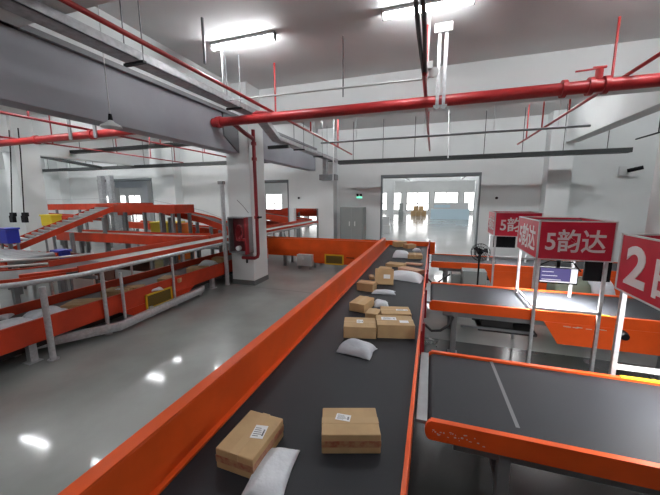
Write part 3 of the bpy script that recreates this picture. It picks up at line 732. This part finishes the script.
def on_floor_tub(label, px, pyt, Y, wpx, m, h):
    a = ony(px, pyt, Y); b_ = ony(px+wpx, pyt, Y)
    r = thing('stacked_bin', label, 'bin', ((a.x+b_.x)/2, Y+.3, 0))
    k = 0; z = 0; n = max(1, round(a.z/h)); hh = a.z/n
    for k in range(n):
        MB().box(a.x+.02, b_.x-.02, Y+.02, Y+.58, k*hh, (k+1)*hh-.04).box(a.x, b_.x, Y, Y+.6, (k+1)*hh-.06, (k+1)*hh).build('bin_tier', m, r, .01)
    return r
on_floor_tub('yellow plastic bin stack between the tall legs, left one', 149, 222, 8.9, 12.5, 'yellow_tub', .45)
on_floor_tub('yellow plastic bin stack between the tall legs, next to the orange one', 162, 222, 8.9, 11, 'yellow_tub', .45)
on_floor_tub('orange plastic bin stack right of the yellow ones', 174, 223.5, 8.9, 7, 'orange_tub', .45)
def raised_bin(label, px0, px1, pt, pb, Y, dep, m):
    a, b_ = ony(px0, pt, Y), ony(px1, pb, Y)
    r = thing('raised_bin', label, 'bin', ((a.x+b_.x)/2, Y+dep/2, 0))
    MB().box(a.x, b_.x, Y, Y+dep, b_.z, a.z-.05).box(a.x-.02, b_.x+.02, Y-.02, Y+dep+.02, a.z-.05, a.z).build('bin_body', m, r, .01)
    for x_ in (a.x+.04, b_.x-.04):
        for y_ in (Y+.04, Y+dep-.04): MB().box(x_-.02, x_+.02, y_-.02, y_+.02, 0, b_.z).build('leg', 'grey_steel', r)
raised_bin('bright yellow bin on grey legs behind the roller slope at far left', 40, 52, 214.5, 226, 6.45, .3, 'yellow_tub')
raised_bin('dark blue bin at the left edge of the picture, beside the roller table', -4, 8, 228, 244, 4.56, .25, 'blue_tub')
raised_bin('dark blue bin between the roller table and the level red conveyor', 51, 62, 250, 264, 4.5, .2, 'blue_tub')

# goods on the low left conveyor
Z2 = .451
def P2(px, py): return onz(px, py, Z2)
LG = 'mailing bags on the low left conveyor'
bag('large white bag at the left edge of the picture on the low conveyor', P2(14, 331)+V((-.22, 0, 0)), 1.45, .62, .40, .13, seed=21, group=LG)
bag('rounded white bag on the low conveyor behind the tallest silver post', P2(47, 320)+V((-.16, .08, 0)), 1.45, .52, .38, .16, seed=22, group=LG)
bag('flat white bag on the low conveyor beside the yellow-framed vent', P2(150, 290), .9, .45, .3, .06, seed=23, group=LG)
bag('white bag far along the low conveyor near the column', P2(208, 266), .6, .5, .4, .16, seed=24, group=LG)
bag('small white bag at the near left on the low conveyor, by its rear guard', P2(4, 318)+V((-.1, 0, 0)), .6, .35, .3, .07, seed=25, group=LG)
LC = 'cartons on the low left conveyor'
carton_at('flat tan carton right of the rounded white bag on the low conveyor', P2(85, 306), .5, .5, .36, .08, 'card', None, 'tape', LC)
carton_at('brown carton with a white label behind the second silver post', P2(118, 297), .35, .40, .30, .15, 'card_dark', (.1, 0, .1, .1, 0), 'tape', LC)
carton_at('brown carton behind the third silver post on the low conveyor', P2(135, 293), .6, .30, .24, .13, 'card_dark', None, 'tape', LC)
carton_at('flat tan carton above the yellow-framed vent on the low conveyor', P2(172, 281), .4, .46, .34, .09, 'card', None, 'tape', LC)
carton_at('brown carton just left of the far white bag on the low conveyor', P2(198, 271), .4, .44, .32, .10, 'card', None, 'tape', LC)
carton_at('small brown carton on the low conveyor nearest the white column', P2(219, 262), .2, .3, .26, .14, 'card_dark', None, 'tape', LC)

# ================================================================== COLUMN FITTINGS
hb = thing('fire_hose_cabinet', 'open maroon fire hose cabinet with silver frame on the front of the white column', 'fire cabinet', (-4.6, 6.6, 0))
a, b_ = ony(227, 217, 6.5), ony(249, 254, 6.5)
x0, x1, z0, z1 = a.x, b_.x, b_.z, a.z
MB().box(x0, x1, 6.69, 6.715, z0, z1).build('back_panel', 'maroon', hb)
MB().box(x0, x0+.03, 6.5, 6.71, z0, z1).box(x0, x1, 6.5, 6.71, z0, z0+.03).box(x0, x1, 6.5, 6.71, z1-.03, z1).box(x1-.03, x1, 6.5, 6.71, z0, z1).build('case', 'grey_steel', hb, .003)
MB().box(x1, x1+.02, 6.36, 6.5, z0, z1).box(x1-.01, x1+.03, 6.35, 6.37, z0, z1).build('door', 'red_dark', hb, .003)
g = MB()
for k in range(5): g.tube([((x0+x1)/2+(.10-.015*k)*cos(t*pi/8), 6.56+.02*k, (z0+z1)/2+.05+(.2-.03*k)*sin(t*pi/8)) for t in range(17)], .014, 6)
g.build('hose', 'red_dark', hb)
MB().tube([(x0+.25, 6.6, z0+.12), (x0+.25, 6.52, z0+.12)], .06, 10).build('valve', 'white_steel', hb)
MB().box(x0+.18, x0+.42, 6.57, 6.66, z0+.3, z0+.36).build('nozzle', 'red_pipe', hb)
# riser
rz = thing('fire_riser', 'dark red vertical pipe on the column, bending under the fire hose cabinet', 'pipe', (-4.12, 6.62, .5))
rx = ony(256, 200, 6.66).x
MB().tube([(rx, 6.66, 3.8), (rx, 6.66, z0-.02), (rx-.02, 6.66, z0-.09), (rx-.10, 6.66, z0-.13), (rx-.45, 6.64, z0-.13)], .042, 12).build('pipe', 'red_dark', rz)
for z in (3.45, 3.1, 1.72): MB().tube([(rx, 6.66, z), (rx, 6.66, z+.07)], .06, 12).build('coupling', 'red_dark', rz)
MB().tube([(rx+.0, 6.66, 1.76), (rx+.12, 6.6, 1.76)], .012, 6).box(rx+.1, rx+.13, 6.52, 6.68, 1.74, 1.78).build('bracket', 'black', rz)
MB().tube([(rx-.32, 6.64, z0-.14), (rx-.32, 6.64, z0-.26)], .025, 8).build('drain_stub', 'black', rz)
# thin wire on the column
solo(MB().tube([ony(237, 200, 6.70), ony(243, 206, 6.68), ony(248.5, 213, 6.66)], .008, 6), 'wire', 'grey_steel', 'thin grey wire hanging slantwise above the fire hose cabinet', 'wire')
# hanging cables with sockets on the left column
for i, (pa, pb, lab) in enumerate((((9, 130), (12, 214), 'left black cable with socket block hanging on the far left column'), ((18, 128), (24, 214), 'right black cable with socket block hanging on the far left column'))):
    Y = 6.55; a, b_ = ony(*pa, Y), ony(*pb, Y)
    r = thing('hanging_cable', lab, 'cable', (b_.x, Y, b_.z-.3))
    MB().tube([a, a.lerp(b_, .3)+V((.04, 0, 0)), a.lerp(b_, .7)+V((.02, 0, 0)), b_], .018, 6).build('cord', 'black', r)
    MB().box(b_.x-.1, b_.x+.1, Y-.05, Y+.05, b_.z-.28, b_.z-.05).box(b_.x-.05, b_.x+.16, Y-.05, Y+.05, b_.z-.08, b_.z+.05).build('socket_block', 'black', r, .01)
# cable box at the left column top
a = ony(40, 184, 9.2)
r = thing('hanging_sign', 'small dark panel hanging from a rod at far left', 'panel', (a.x, 9.2, a.z))
MB().box(a.x-.25, a.x+.25, 9.18, 9.22, a.z-.1, a.z+.08).build('panel', 'frame_dark', r)
MB().tube([(a.x, 9.2, a.z+.08), (a.x, 9.2, 3.6)], .015, 6).tube([(a.x, 9.2, a.z-.7), (a.x, 9.2, a.z-.1)], .012, 6).build('rod', 'frame_dark', r)

# ================================================================== FAR WALL FITTINGS
pc = thing('electrical_cabinet', 'tall grey two-door electrical cabinet against the far wall', 'cabinet', (-3.15, 12.1, 0))
a, b_ = ony(340, 207, 11.95), ony(363.5, 207, 11.95)
x0, x1 = a.x, b_.x
MB().box(x0, x1, 11.95, 12.45, .06, 1.86).box(x0+.02, x1-.02, 11.98, 12.43, 0, .06).build('case', 'cabinet_grey', pc, .01)
xm = (x0+x1)/2
MB().box(x0+.02, xm-.006, 11.93, 11.95, .12, 1.83).build('door', 'cabinet_grey', pc, .004)
MB().box(xm+.006, x1-.02, 11.93, 11.95, .12, 1.83).build('door', 'cabinet_grey', pc, .004)
for s in (-.10, .12): MB().box(xm+s, xm+s+.035, 11.91, 11.93, 1.12, 1.3).build('handle', 'white_steel', pc, .003)
a = ony(359.5, 197, 12.47)
r = thing('exit_light', 'small emergency light glowing green on the wall above the electrical cabinet', 'emergency light', (a.x, 12.47, a.z))
MB().box(a.x-.14, a.x+.14, 12.44, 12.5, a.z-.06, a.z+.04).build('case', 'white_steel', r, .005)
MB().box(a.x-.11, a.x+.11, 12.435, 12.44, a.z-.045, a.z+.015).build('lit_face', 'green_glow', r)
for s in (-.07, .07): MB().tube([(a.x+s, 12.46, a.z+.04), (a.x+s, 12.40, a.z+.10)], [.03, .045], 8).build('lamp_head', 'black', r)
a = ony(369, 242, 11.6)
solo(MB().box(a.x-.22, a.x+.22, 11.5, 11.9, 0, a.z+.06), 'extinguisher_box', 'maroon', 'dark red box on the floor right of the electrical cabinet', 'fire box', bevel=.01)
# security camera
a = ony(628, 170, 12.4)
r = thing('security_camera', 'white and black security camera on the far wall at the right', 'camera', (a.x, 12.4, a.z))
MB().box(a.x-.20, a.x-.02, 12.42, 12.5, a.z-.16, a.z+.12).build('wall_box', 'white_steel', r, .004)
MB().tube([(a.x+.02, 12.45, a.z), (a.x+.02, 12.3, a.z+.02)], .02, 8).build('arm', 'black', r)
MB().tube([(a.x-.06, 12.3, a.z-.03), (a.x+.24, 12.12, a.z+.05)], .06, 10).build('camera_body', 'black', r)
# wall dots (small sensors)
for (px, py) in ((496.5, 198), (299, 198)):
    a = ony(px, py, 12.49); solo(MB().tube([(a.x, 12.5, a.z), (a.x, 12.44, a.z)], .045, 10), 'wall_sensor', 'black', 'small black sensor on the far wall, %s' % ('right of the big gateway' if px > 400 else 'left of the electrical cabinet'), 'sensor')

# ================================================================== HALL CONTENTS
a, b_ = ony(431, 204, 34.5), ony(469, 218, 34.5)
r = thing('display_stand', 'long pale blue and white counter far inside the bright hall', 'stand', ((a.x+b_.x)/2, 35, 0))
MB().box(a.x, b_.x, 34.5, 36, 0, 1.05).build('lower_body', 'pale_blue', r, .02)
MB().box(a.x+.2, b_.x-.1, 34.6, 35.9, 1.05, 1.7).build('upper_body', 'white_steel', r, .02)
MB().box(a.x+.3, a.x+1.9, 34.56, 34.6, 1.2, 1.5).build('banner', 'pale_blue', r)
for (y_, z_, w_) in ((17, 4.1, .35), (24, 4.2, .3), (29, 4.15, .4)):
    solo(MB().box(-14, 9, y_, y_+w_, z_, z_+.10), 'hall_cable_tray', 'tray_zinc', {17: 'nearest', 24: 'middle', 29: 'rearmost'}[y_]+' grey cable tray under the ceiling of the far hall', 'cable tray')
for (x_, z_) in ((-2.4, 4.0), (2.6, 4.05)):
    solo(MB().tube([(x_, 13.2, z_), (x_, 33.5, z_)], .07, 8), 'hall_pipe', 'grey_steel', 'grey pipe running away under the hall ceiling, %s side of the gateway' % ('left' if x_ < 0 else 'right'), 'pipe')
a = ony(410, 213, 40)
for i in range(5):
    xx = a.x+.1+.62*(i % 3)+.3*(i > 2); zz = 0 if i < 3 else .62
    solo(MB().box(xx, xx+.58, 40, 40.6, zz, zz+.6), 'storage_carton', 'card', 'large carton in the stack before the hall windows', 'box', 'cartons stacked before the hall windows', .02)
for (px, Y, w_, h_, m_, lab, nm, cat) in ((386, 19.5, .55, 1.05, 'white_steel', 'white machine just inside the gateway at its left', 'floor_machine', 'machine'), (401, 33, .5, 1.7, 'cabinet_grey', 'grey cabinet beside the left hall column', 'hall_cabinet', 'cabinet')):
    a = ony(px, 205, Y); g = MB().box(a.x-w_/2, a.x+w_/2, Y, Y+.5, 0, h_*.5).box(a.x-w_*.38, a.x+w_*.38, Y+.05, Y+.45, h_*.5, h_)
    solo(g, nm, m_, lab, cat, bevel=.02)
# conveyors seen through the left openings
HG = 'conveyors in the far hall seen through the left doorways'
extra_c = (((-12, 14.2, 2.0), (-6.0, 14.2, 1.15)), ((-9.5, 15.4, 1.2), (-5.2, 15.0, 2.0)), ((-11, 16.1, 1.5), (-5.0, 16.1, 1.5)))
for i, (p, q) in enumerate((((-14.5, 17, 2.0), (-8.0, 17, 1.2)), ((-16, 19.5, 1.5), (-8.5, 19.5, .8)), ((-13, 22, 1.0), (-6.5, 22, 2.2)), ((-12, 15.5, .9), (-7.5, 15.5, .9)), ((-30, 18, 1.9), (-17, 18, 1.9)), ((-30, 16, 1.4), (-19, 16, 1.4)))+extra_c):
    n = 4; conv_line('red-orange conveyor in the far hall behind the left doorways', [p, q], .8, .24, legs=[(p[0]+(q[0]-p[0])*(k+.5)/n, p[1], p[2]+(q[2]-p[2])*(k+.5)/n-.15) for k in range(n)], group=HG)

# ================================================================== PIPES AND TRAYS OVERHEAD
bp = thing('sprinkler_main', 'thick bright red pipe crossing the whole picture under the ceiling', 'pipe', (-1, 5.8, 3.75))
ZP = 3.80; YP = 5.8
MB().tube([(-4.5, YP, ZP), (0, YP, ZP+.0), (3.88, YP, ZP)], .09, 16).build('pipe', 'red_pipe', bp)
bl = thing('sprinkler_main', 'thick red pipe at the upper left, ending at the big grey beam', 'pipe', (-9, YP, 3.75))
MB().tube([(-13.1, YP, ZP), (-4.9, YP, ZP)], .09, 16).build('pipe', 'red_pipe', bl)
for px in (563, 589, 604): a = ony(px, 92, YP); MB().tube([(a.x-.03, YP, ZP), (a.x+.03, YP, ZP)], .125, 16).build('flange', 'red_pipe', bp)
a = ony(597, 92, YP)
vv = MB().tube([(a.x, YP, ZP), (a.x, YP, ZP+.22)], .05, 10).build('valve_body', 'red_pipe', bp)
MB().tube([(a.x+.03, YP, ZP+.24), (a.x-.3, YP-.02, ZP+.22)], .014, 6).tube([(a.x-.08, YP, ZP+.25), (a.x+.08, YP, ZP+.25)], .02, 8).build('valve_handle', 'red_pipe', vv)
for xx in (-4.35, -12.5, -10.2, -8.1, -6.4): MB().tube([(xx-.05, YP, ZP), (xx+.05, YP, ZP)], .115, 16).build('coupling', 'red_pipe', bp if xx > -5 else bl)
a = ony(254, 118, YP)
MB().tube([(rx, 6.62, 3.6), (rx, 6.3, 3.66), (rx, YP, ZP)], .05, 10).build('branch', 'red_dark', bp)
MB().tube([(a.x, YP, ZP), (a.x, YP, ZP+.10), (a.x+.05, YP+.02, ZP+.13), (a.x+.35, YP+.06, ZP+.10)], .03, 8).build('bypass', 'red_dark', bp)
# hangers of the main pipe
hg = thing('pipe_hanger', 'pale channel hanger dropping from the ceiling to the thick red pipe', 'hanger', (0, YP, 3.65))
a = ony(440, 100, YP-.14)
MB().box(a.x-.07, a.x-.02, YP-.16, YP-.12, ZP-.17, ZC-.13).box(a.x+.03, a.x+.08, YP-.16, YP-.12, ZP-.17, ZC-.13).build('channel', 'galv', hg, .003)
MB().box(a.x-.13, a.x+.14, YP-.2, YP-.08, ZC-.13, ZC-.0).build('ceiling_plate', 'white_steel', hg, .003)
MB().box(a.x-.10, a.x+.11, YP-.16, YP+.12, ZP-.135, ZP-.10).build('saddle', 'galv', hg)
for px in (100, 75): 
    a = ony(px, 132, YP); solo(MB().box(a.x-.04, a.x+.04, YP-.14, YP-.10, ZP-.12, ZC), 'pipe_hanger', 'grey_steel', 'flat grey hanger holding the red pipe left of the beam, %s one' % ('right' if px == 100 else 'left'), 'hanger')

def branch(label, X, z, ya, yb, r=.022, drops=(), m='red_pipe', dz=.3, up=True):
    t = thing('sprinkler_branch', label, 'pipe', (X, ya, z))
    MB().tube([(X, ya, z), (X, yb, z)], r, 8).build('pipe', m, t)
    for y in drops:
        MB().tube([(X, y, z), (X, y, (ZC-.003 if up else z-dz))], r*.75, 6).build('dropper', m, t)
    return t
XA = -3.15
branch('thin red sprinkler pipe running beside the grey cable tray towards the far wall', XA, 3.93, -5, 12.4, .028, (6.05, 8.0, 10.5))
a = onz(426, 100, 3.93)
branch('red pipe overhead running straight away above the main belt', a.x, 3.93, 4.9, 12.4, .03, (5.6, 8.5))
gk = thing('cable_bundle', 'pair of dark cables overhead above the main belt, leading to a junction box', 'cable', (a.x, 3, 4.2))
for s in (-.035, .03): MB().tube([(a.x+s, -5, 4.0), (a.x+s, 3.9, 4.0), (a.x+s*.4, 5.0, 3.98)], .024, 8).build('cable', 'dark_pipe', gk)
b_ = onz(608, 87, 3.93)
branch('thin red sprinkler pipe at the upper right, slanting past the valve', b_.x, 3.93, -5, 12.0, .026, (6.3, 7.9, 9.6, 11.0))
c_ = onz(640, 138, 3.93)
branch('dark thin pipe right of the white beam at the upper right', c_.x, 3.93, 5, 12.2, .024, (8.9, 11.2), 'dark_pipe')
a = onz(40, 120, 3.93)
branch('thin red pipe left of the big grey beam, high at the picture edge', a.x, 3.93, 2, 12.3, .028, (4.6, 8, 10), 'red_dark')
a = onz(60, 146, 4.0)
branch('second thin red pipe left of the big grey beam, lower in the picture', -11.4, 3.93, 2, 12.3, .025, (6.9, 9, 10.5, 11.8), 'red_dark')
# conduit with junction box
ja, jb = ony(223, 101, 5.2), ony(424, 79, 5.2)
cd = thing('white_conduit', 'thin white conduit crossing under the ceiling lamps to a junction box', 'conduit', (ja.x, 5.2, ja.z))
MB().tube([ja, jb, jb+V((.12, 0, .03))], .014, 8).build('pipe', 'white_steel', cd)
MB().box(jb.x-.02, jb.x+.12, 5.14, 5.26, jb.z+.12, jb.z+.22).build('junction_box', 'white_steel', cd, .005)
MB().tube([(jb.x+.14, 5.2, jb.z+.07), (jb.x+.14, 5.16, jb.z+.07)], .07, 12).build('round_box', 'white_steel', cd)
MB().tube([(ja.x+.02, 5.2, ja.z), (ja.x+.02, 5.2, ZC)], .008, 6).build('suspension', 'white_steel', cd)
MB().tube([(jb.x+.05, 5.2, jb.z+.2), (jb.x+.05, 5.2, ZC)], .008, 6).build('suspension', 'white_steel', cd)
# hanging rods
for (px, pyb, Y, lab, m_, rr) in ((343, 97, 5.5, 'thin dark rod hanging from the ceiling between the two lamps', 'dark_pipe', .010), (205, 64, 4.3, 'dark square rod hanging from the ceiling just left of the left lamp', 'grey_steel', .02), (224, 84, 5.0, 'thin grey rod hanging below the left lamp', 'grey_steel', .012)):
    a = ony(px, pyb, Y); solo(MB().tube([(a.x, Y, a.z), (a.x, Y, ZC)], rr, 8), 'hanging_rod', m_, lab, 'rod')
# galvanised tray left of the main belt
ct = thing('cable_tray', 'galvanised cable tray running along the big grey beam', 'cable tray', (-3.55, 4, 3.8))
for (ya_, yb_, zt) in ((-5.5, 6.5, 3.96), (7.2, 12.2, 3.62)):
    MB().box(-3.88, -3.64, ya_, yb_, zt, zt+.012).box(-3.88, -3.868, ya_, yb_, zt, zt+.11).box(-3.652, -3.64, ya_, yb_, zt, zt+.11).build('trough', 'tray_zinc', ct)
for yy in (.2, 1.9, 3.35, 5.5, 8.6, 10.2, 11.6):
    zt = 3.96 if yy < 6 else 3.62
    MB().box(-3.93, -3.59, yy-.025, yy+.025, zt-.03, zt).build('hanger_bar', 'dark_pipe', ct)
    for xx in (-3.91, -3.61): MB().tube([(xx, yy, zt-.02), (xx, yy, ZC)], .008, 6).build('hanger_rod', 'grey_steel', ct)
MB().bar((-3.76, 6.45, 4.01), (-3.76, 7.25, 3.66), .24, .10).build('drop_elbow', 'tray_zinc', ct)
MB().box(-4.2, -3.6, 7.55, 7.63, 3.50, 3.58).build('wall_bracket', 'dark_pipe', ct)
# black trays before the far wall
def dark_tray(label, p, q, rods, w=.26, h=.12, name='cable_tray'):
    p, q = V(p), V(q); r = thing(name, label, 'cable tray', (p.x, p.y, p.z))
    MB().bar(p, q, w, .015).build('tray_bottom', 'dark_pipe', r)
    d = (q-p).normalized(); rt = V((d.y, -d.x, 0))*w/2
    for s in (-1, 1): MB().bar(p+rt*s+V((0, 0, h/2)), q+rt*s+V((0, 0, h/2)), .015, h).build('side_rail', 'dark_pipe', r)
    for k in range(rods):
        c = p.lerp(q, (k+.5)/rods); MB().tube([(c.x, c.y, c.z), (c.x, c.y, ZC)], .010, 6).build('hanger_rod', 'dark_pipe', r)
    return r
a = ony(440, 159.5, 11.3)
dark_tray('long dark cable tray in front of the far wall, right of the central column', (-3.35, 11.3, a.z-.02), (ony(630, 150, 11.3).x, 11.3, a.z-.02), 8)
dark_tray('dark cable tray in front of the far wall, left of the central column', (ony(38, 168, 11.3).x, 11.3, 3.68), (-5.3, 11.3, 3.62), 9)
l0 = ony(35, 152, 8.6)
dark_tray('dark cable tray crossing left of the grey beam, nearer than the wall one', (l0.x, 8.6, 3.95), (-5.0, 8.6, 3.95), 6, .22, .10)
dark_tray('dark cable tray leading away from the corner at far left', (l0.x, 8.6, 3.94), (l0.x+.1, 11.1, 3.68), 2, .22, .10)
# thin grey pipe crossing farther back
gp = thing('grey_pipe', 'thin grey pipe crossing in front of the far wall above the dark tray', 'pipe', (-3.3, 9.2, 3.85))
zz = ony(430, 136, 9.2).z
MB().tube([(-3.3, 9.2, zz), (3.45, 9.2, zz)], .028, 8).build('pipe', 'grey_steel', gp)
for xx in (-2.2, -.3, 1.4, 2.8): MB().tube([(xx, 9.2, zz), (xx, 9.2, ZC)], .012, 6).build('hanger_rod', 'white_steel', gp)
# white droppers in front of the far wall
for (px, y0_, y1_, lab) in ((449, 112, 158, 'white vertical conduit dropping to the dark tray above the gateway'), (334, 152, 181, 'white vertical conduit beside the end of the grey beam')):
    a, b_ = ony(px, y0_, 10.8), ony(px-1, y1_, 10.8)
    solo(MB().tube([(a.x, 10.8, ZC), (b_.x, 10.8, b_.z)], .02, 8), 'drop_conduit', 'white_steel', lab, 'conduit')
a = ony(330, 178, 11.0)
r = thing('unit_heater', 'grey box fixed under the end of the grey beam', 'box', (a.x, 11, a.z))
MB().box(a.x-.35, a.x+.25, 10.8, 11.2, a.z-.08, a.z+.12).build('case', 'grey_steel', r, .01)
MB().box(a.x-.25, a.x-.10, 10.9, 11.1, a.z+.12, 3.75).build('duct', 'tray_zinc', r, .01)
# pendant lamp before the grey beam
Yp = 3.3; a = ony(111, 124, Yp); t_ = ony(104, 60, Yp)
pl = thing('pendant_lamp', 'small unlit white bell-shaped pendant hanging in front of the grey beam', 'pendant lamp', (a.x, Yp, a.z))
MB().tube([(a.x, Yp, a.z-.045), (a.x, Yp, a.z-.02), (a.x, Yp, a.z+.02), (a.x, Yp, a.z+.045)], [.135, .12, .05, .03], 20).build('shade', 'white_steel', pl)
MB().tube([(a.x, Yp, a.z+.045), (a.x, Yp, a.z+.13)], [.03, .02], 8).build('hook', 'black', pl)
MB().tube([(a.x, Yp, a.z+.13), (a.x, Yp, ZC)], .007, 6).build('chain', 'white_steel', pl)

# ------------------------------------------------------------------ render look
vs = SC.view_settings
SC.display_settings.display_device = 'sRGB'
vs.view_transform = 'Standard'; vs.look = 'None'; vs.gamma = 1; vs.use_curve_mapping = False; vs.exposure = 0.24
SC.cycles.use_denoising = True; SC.cycles.max_bounces = 8; SC.cycles.diffuse_bounces = 5; SC.cycles.glossy_bounces = 4
SC.cycles.sample_clamp_indirect = 6
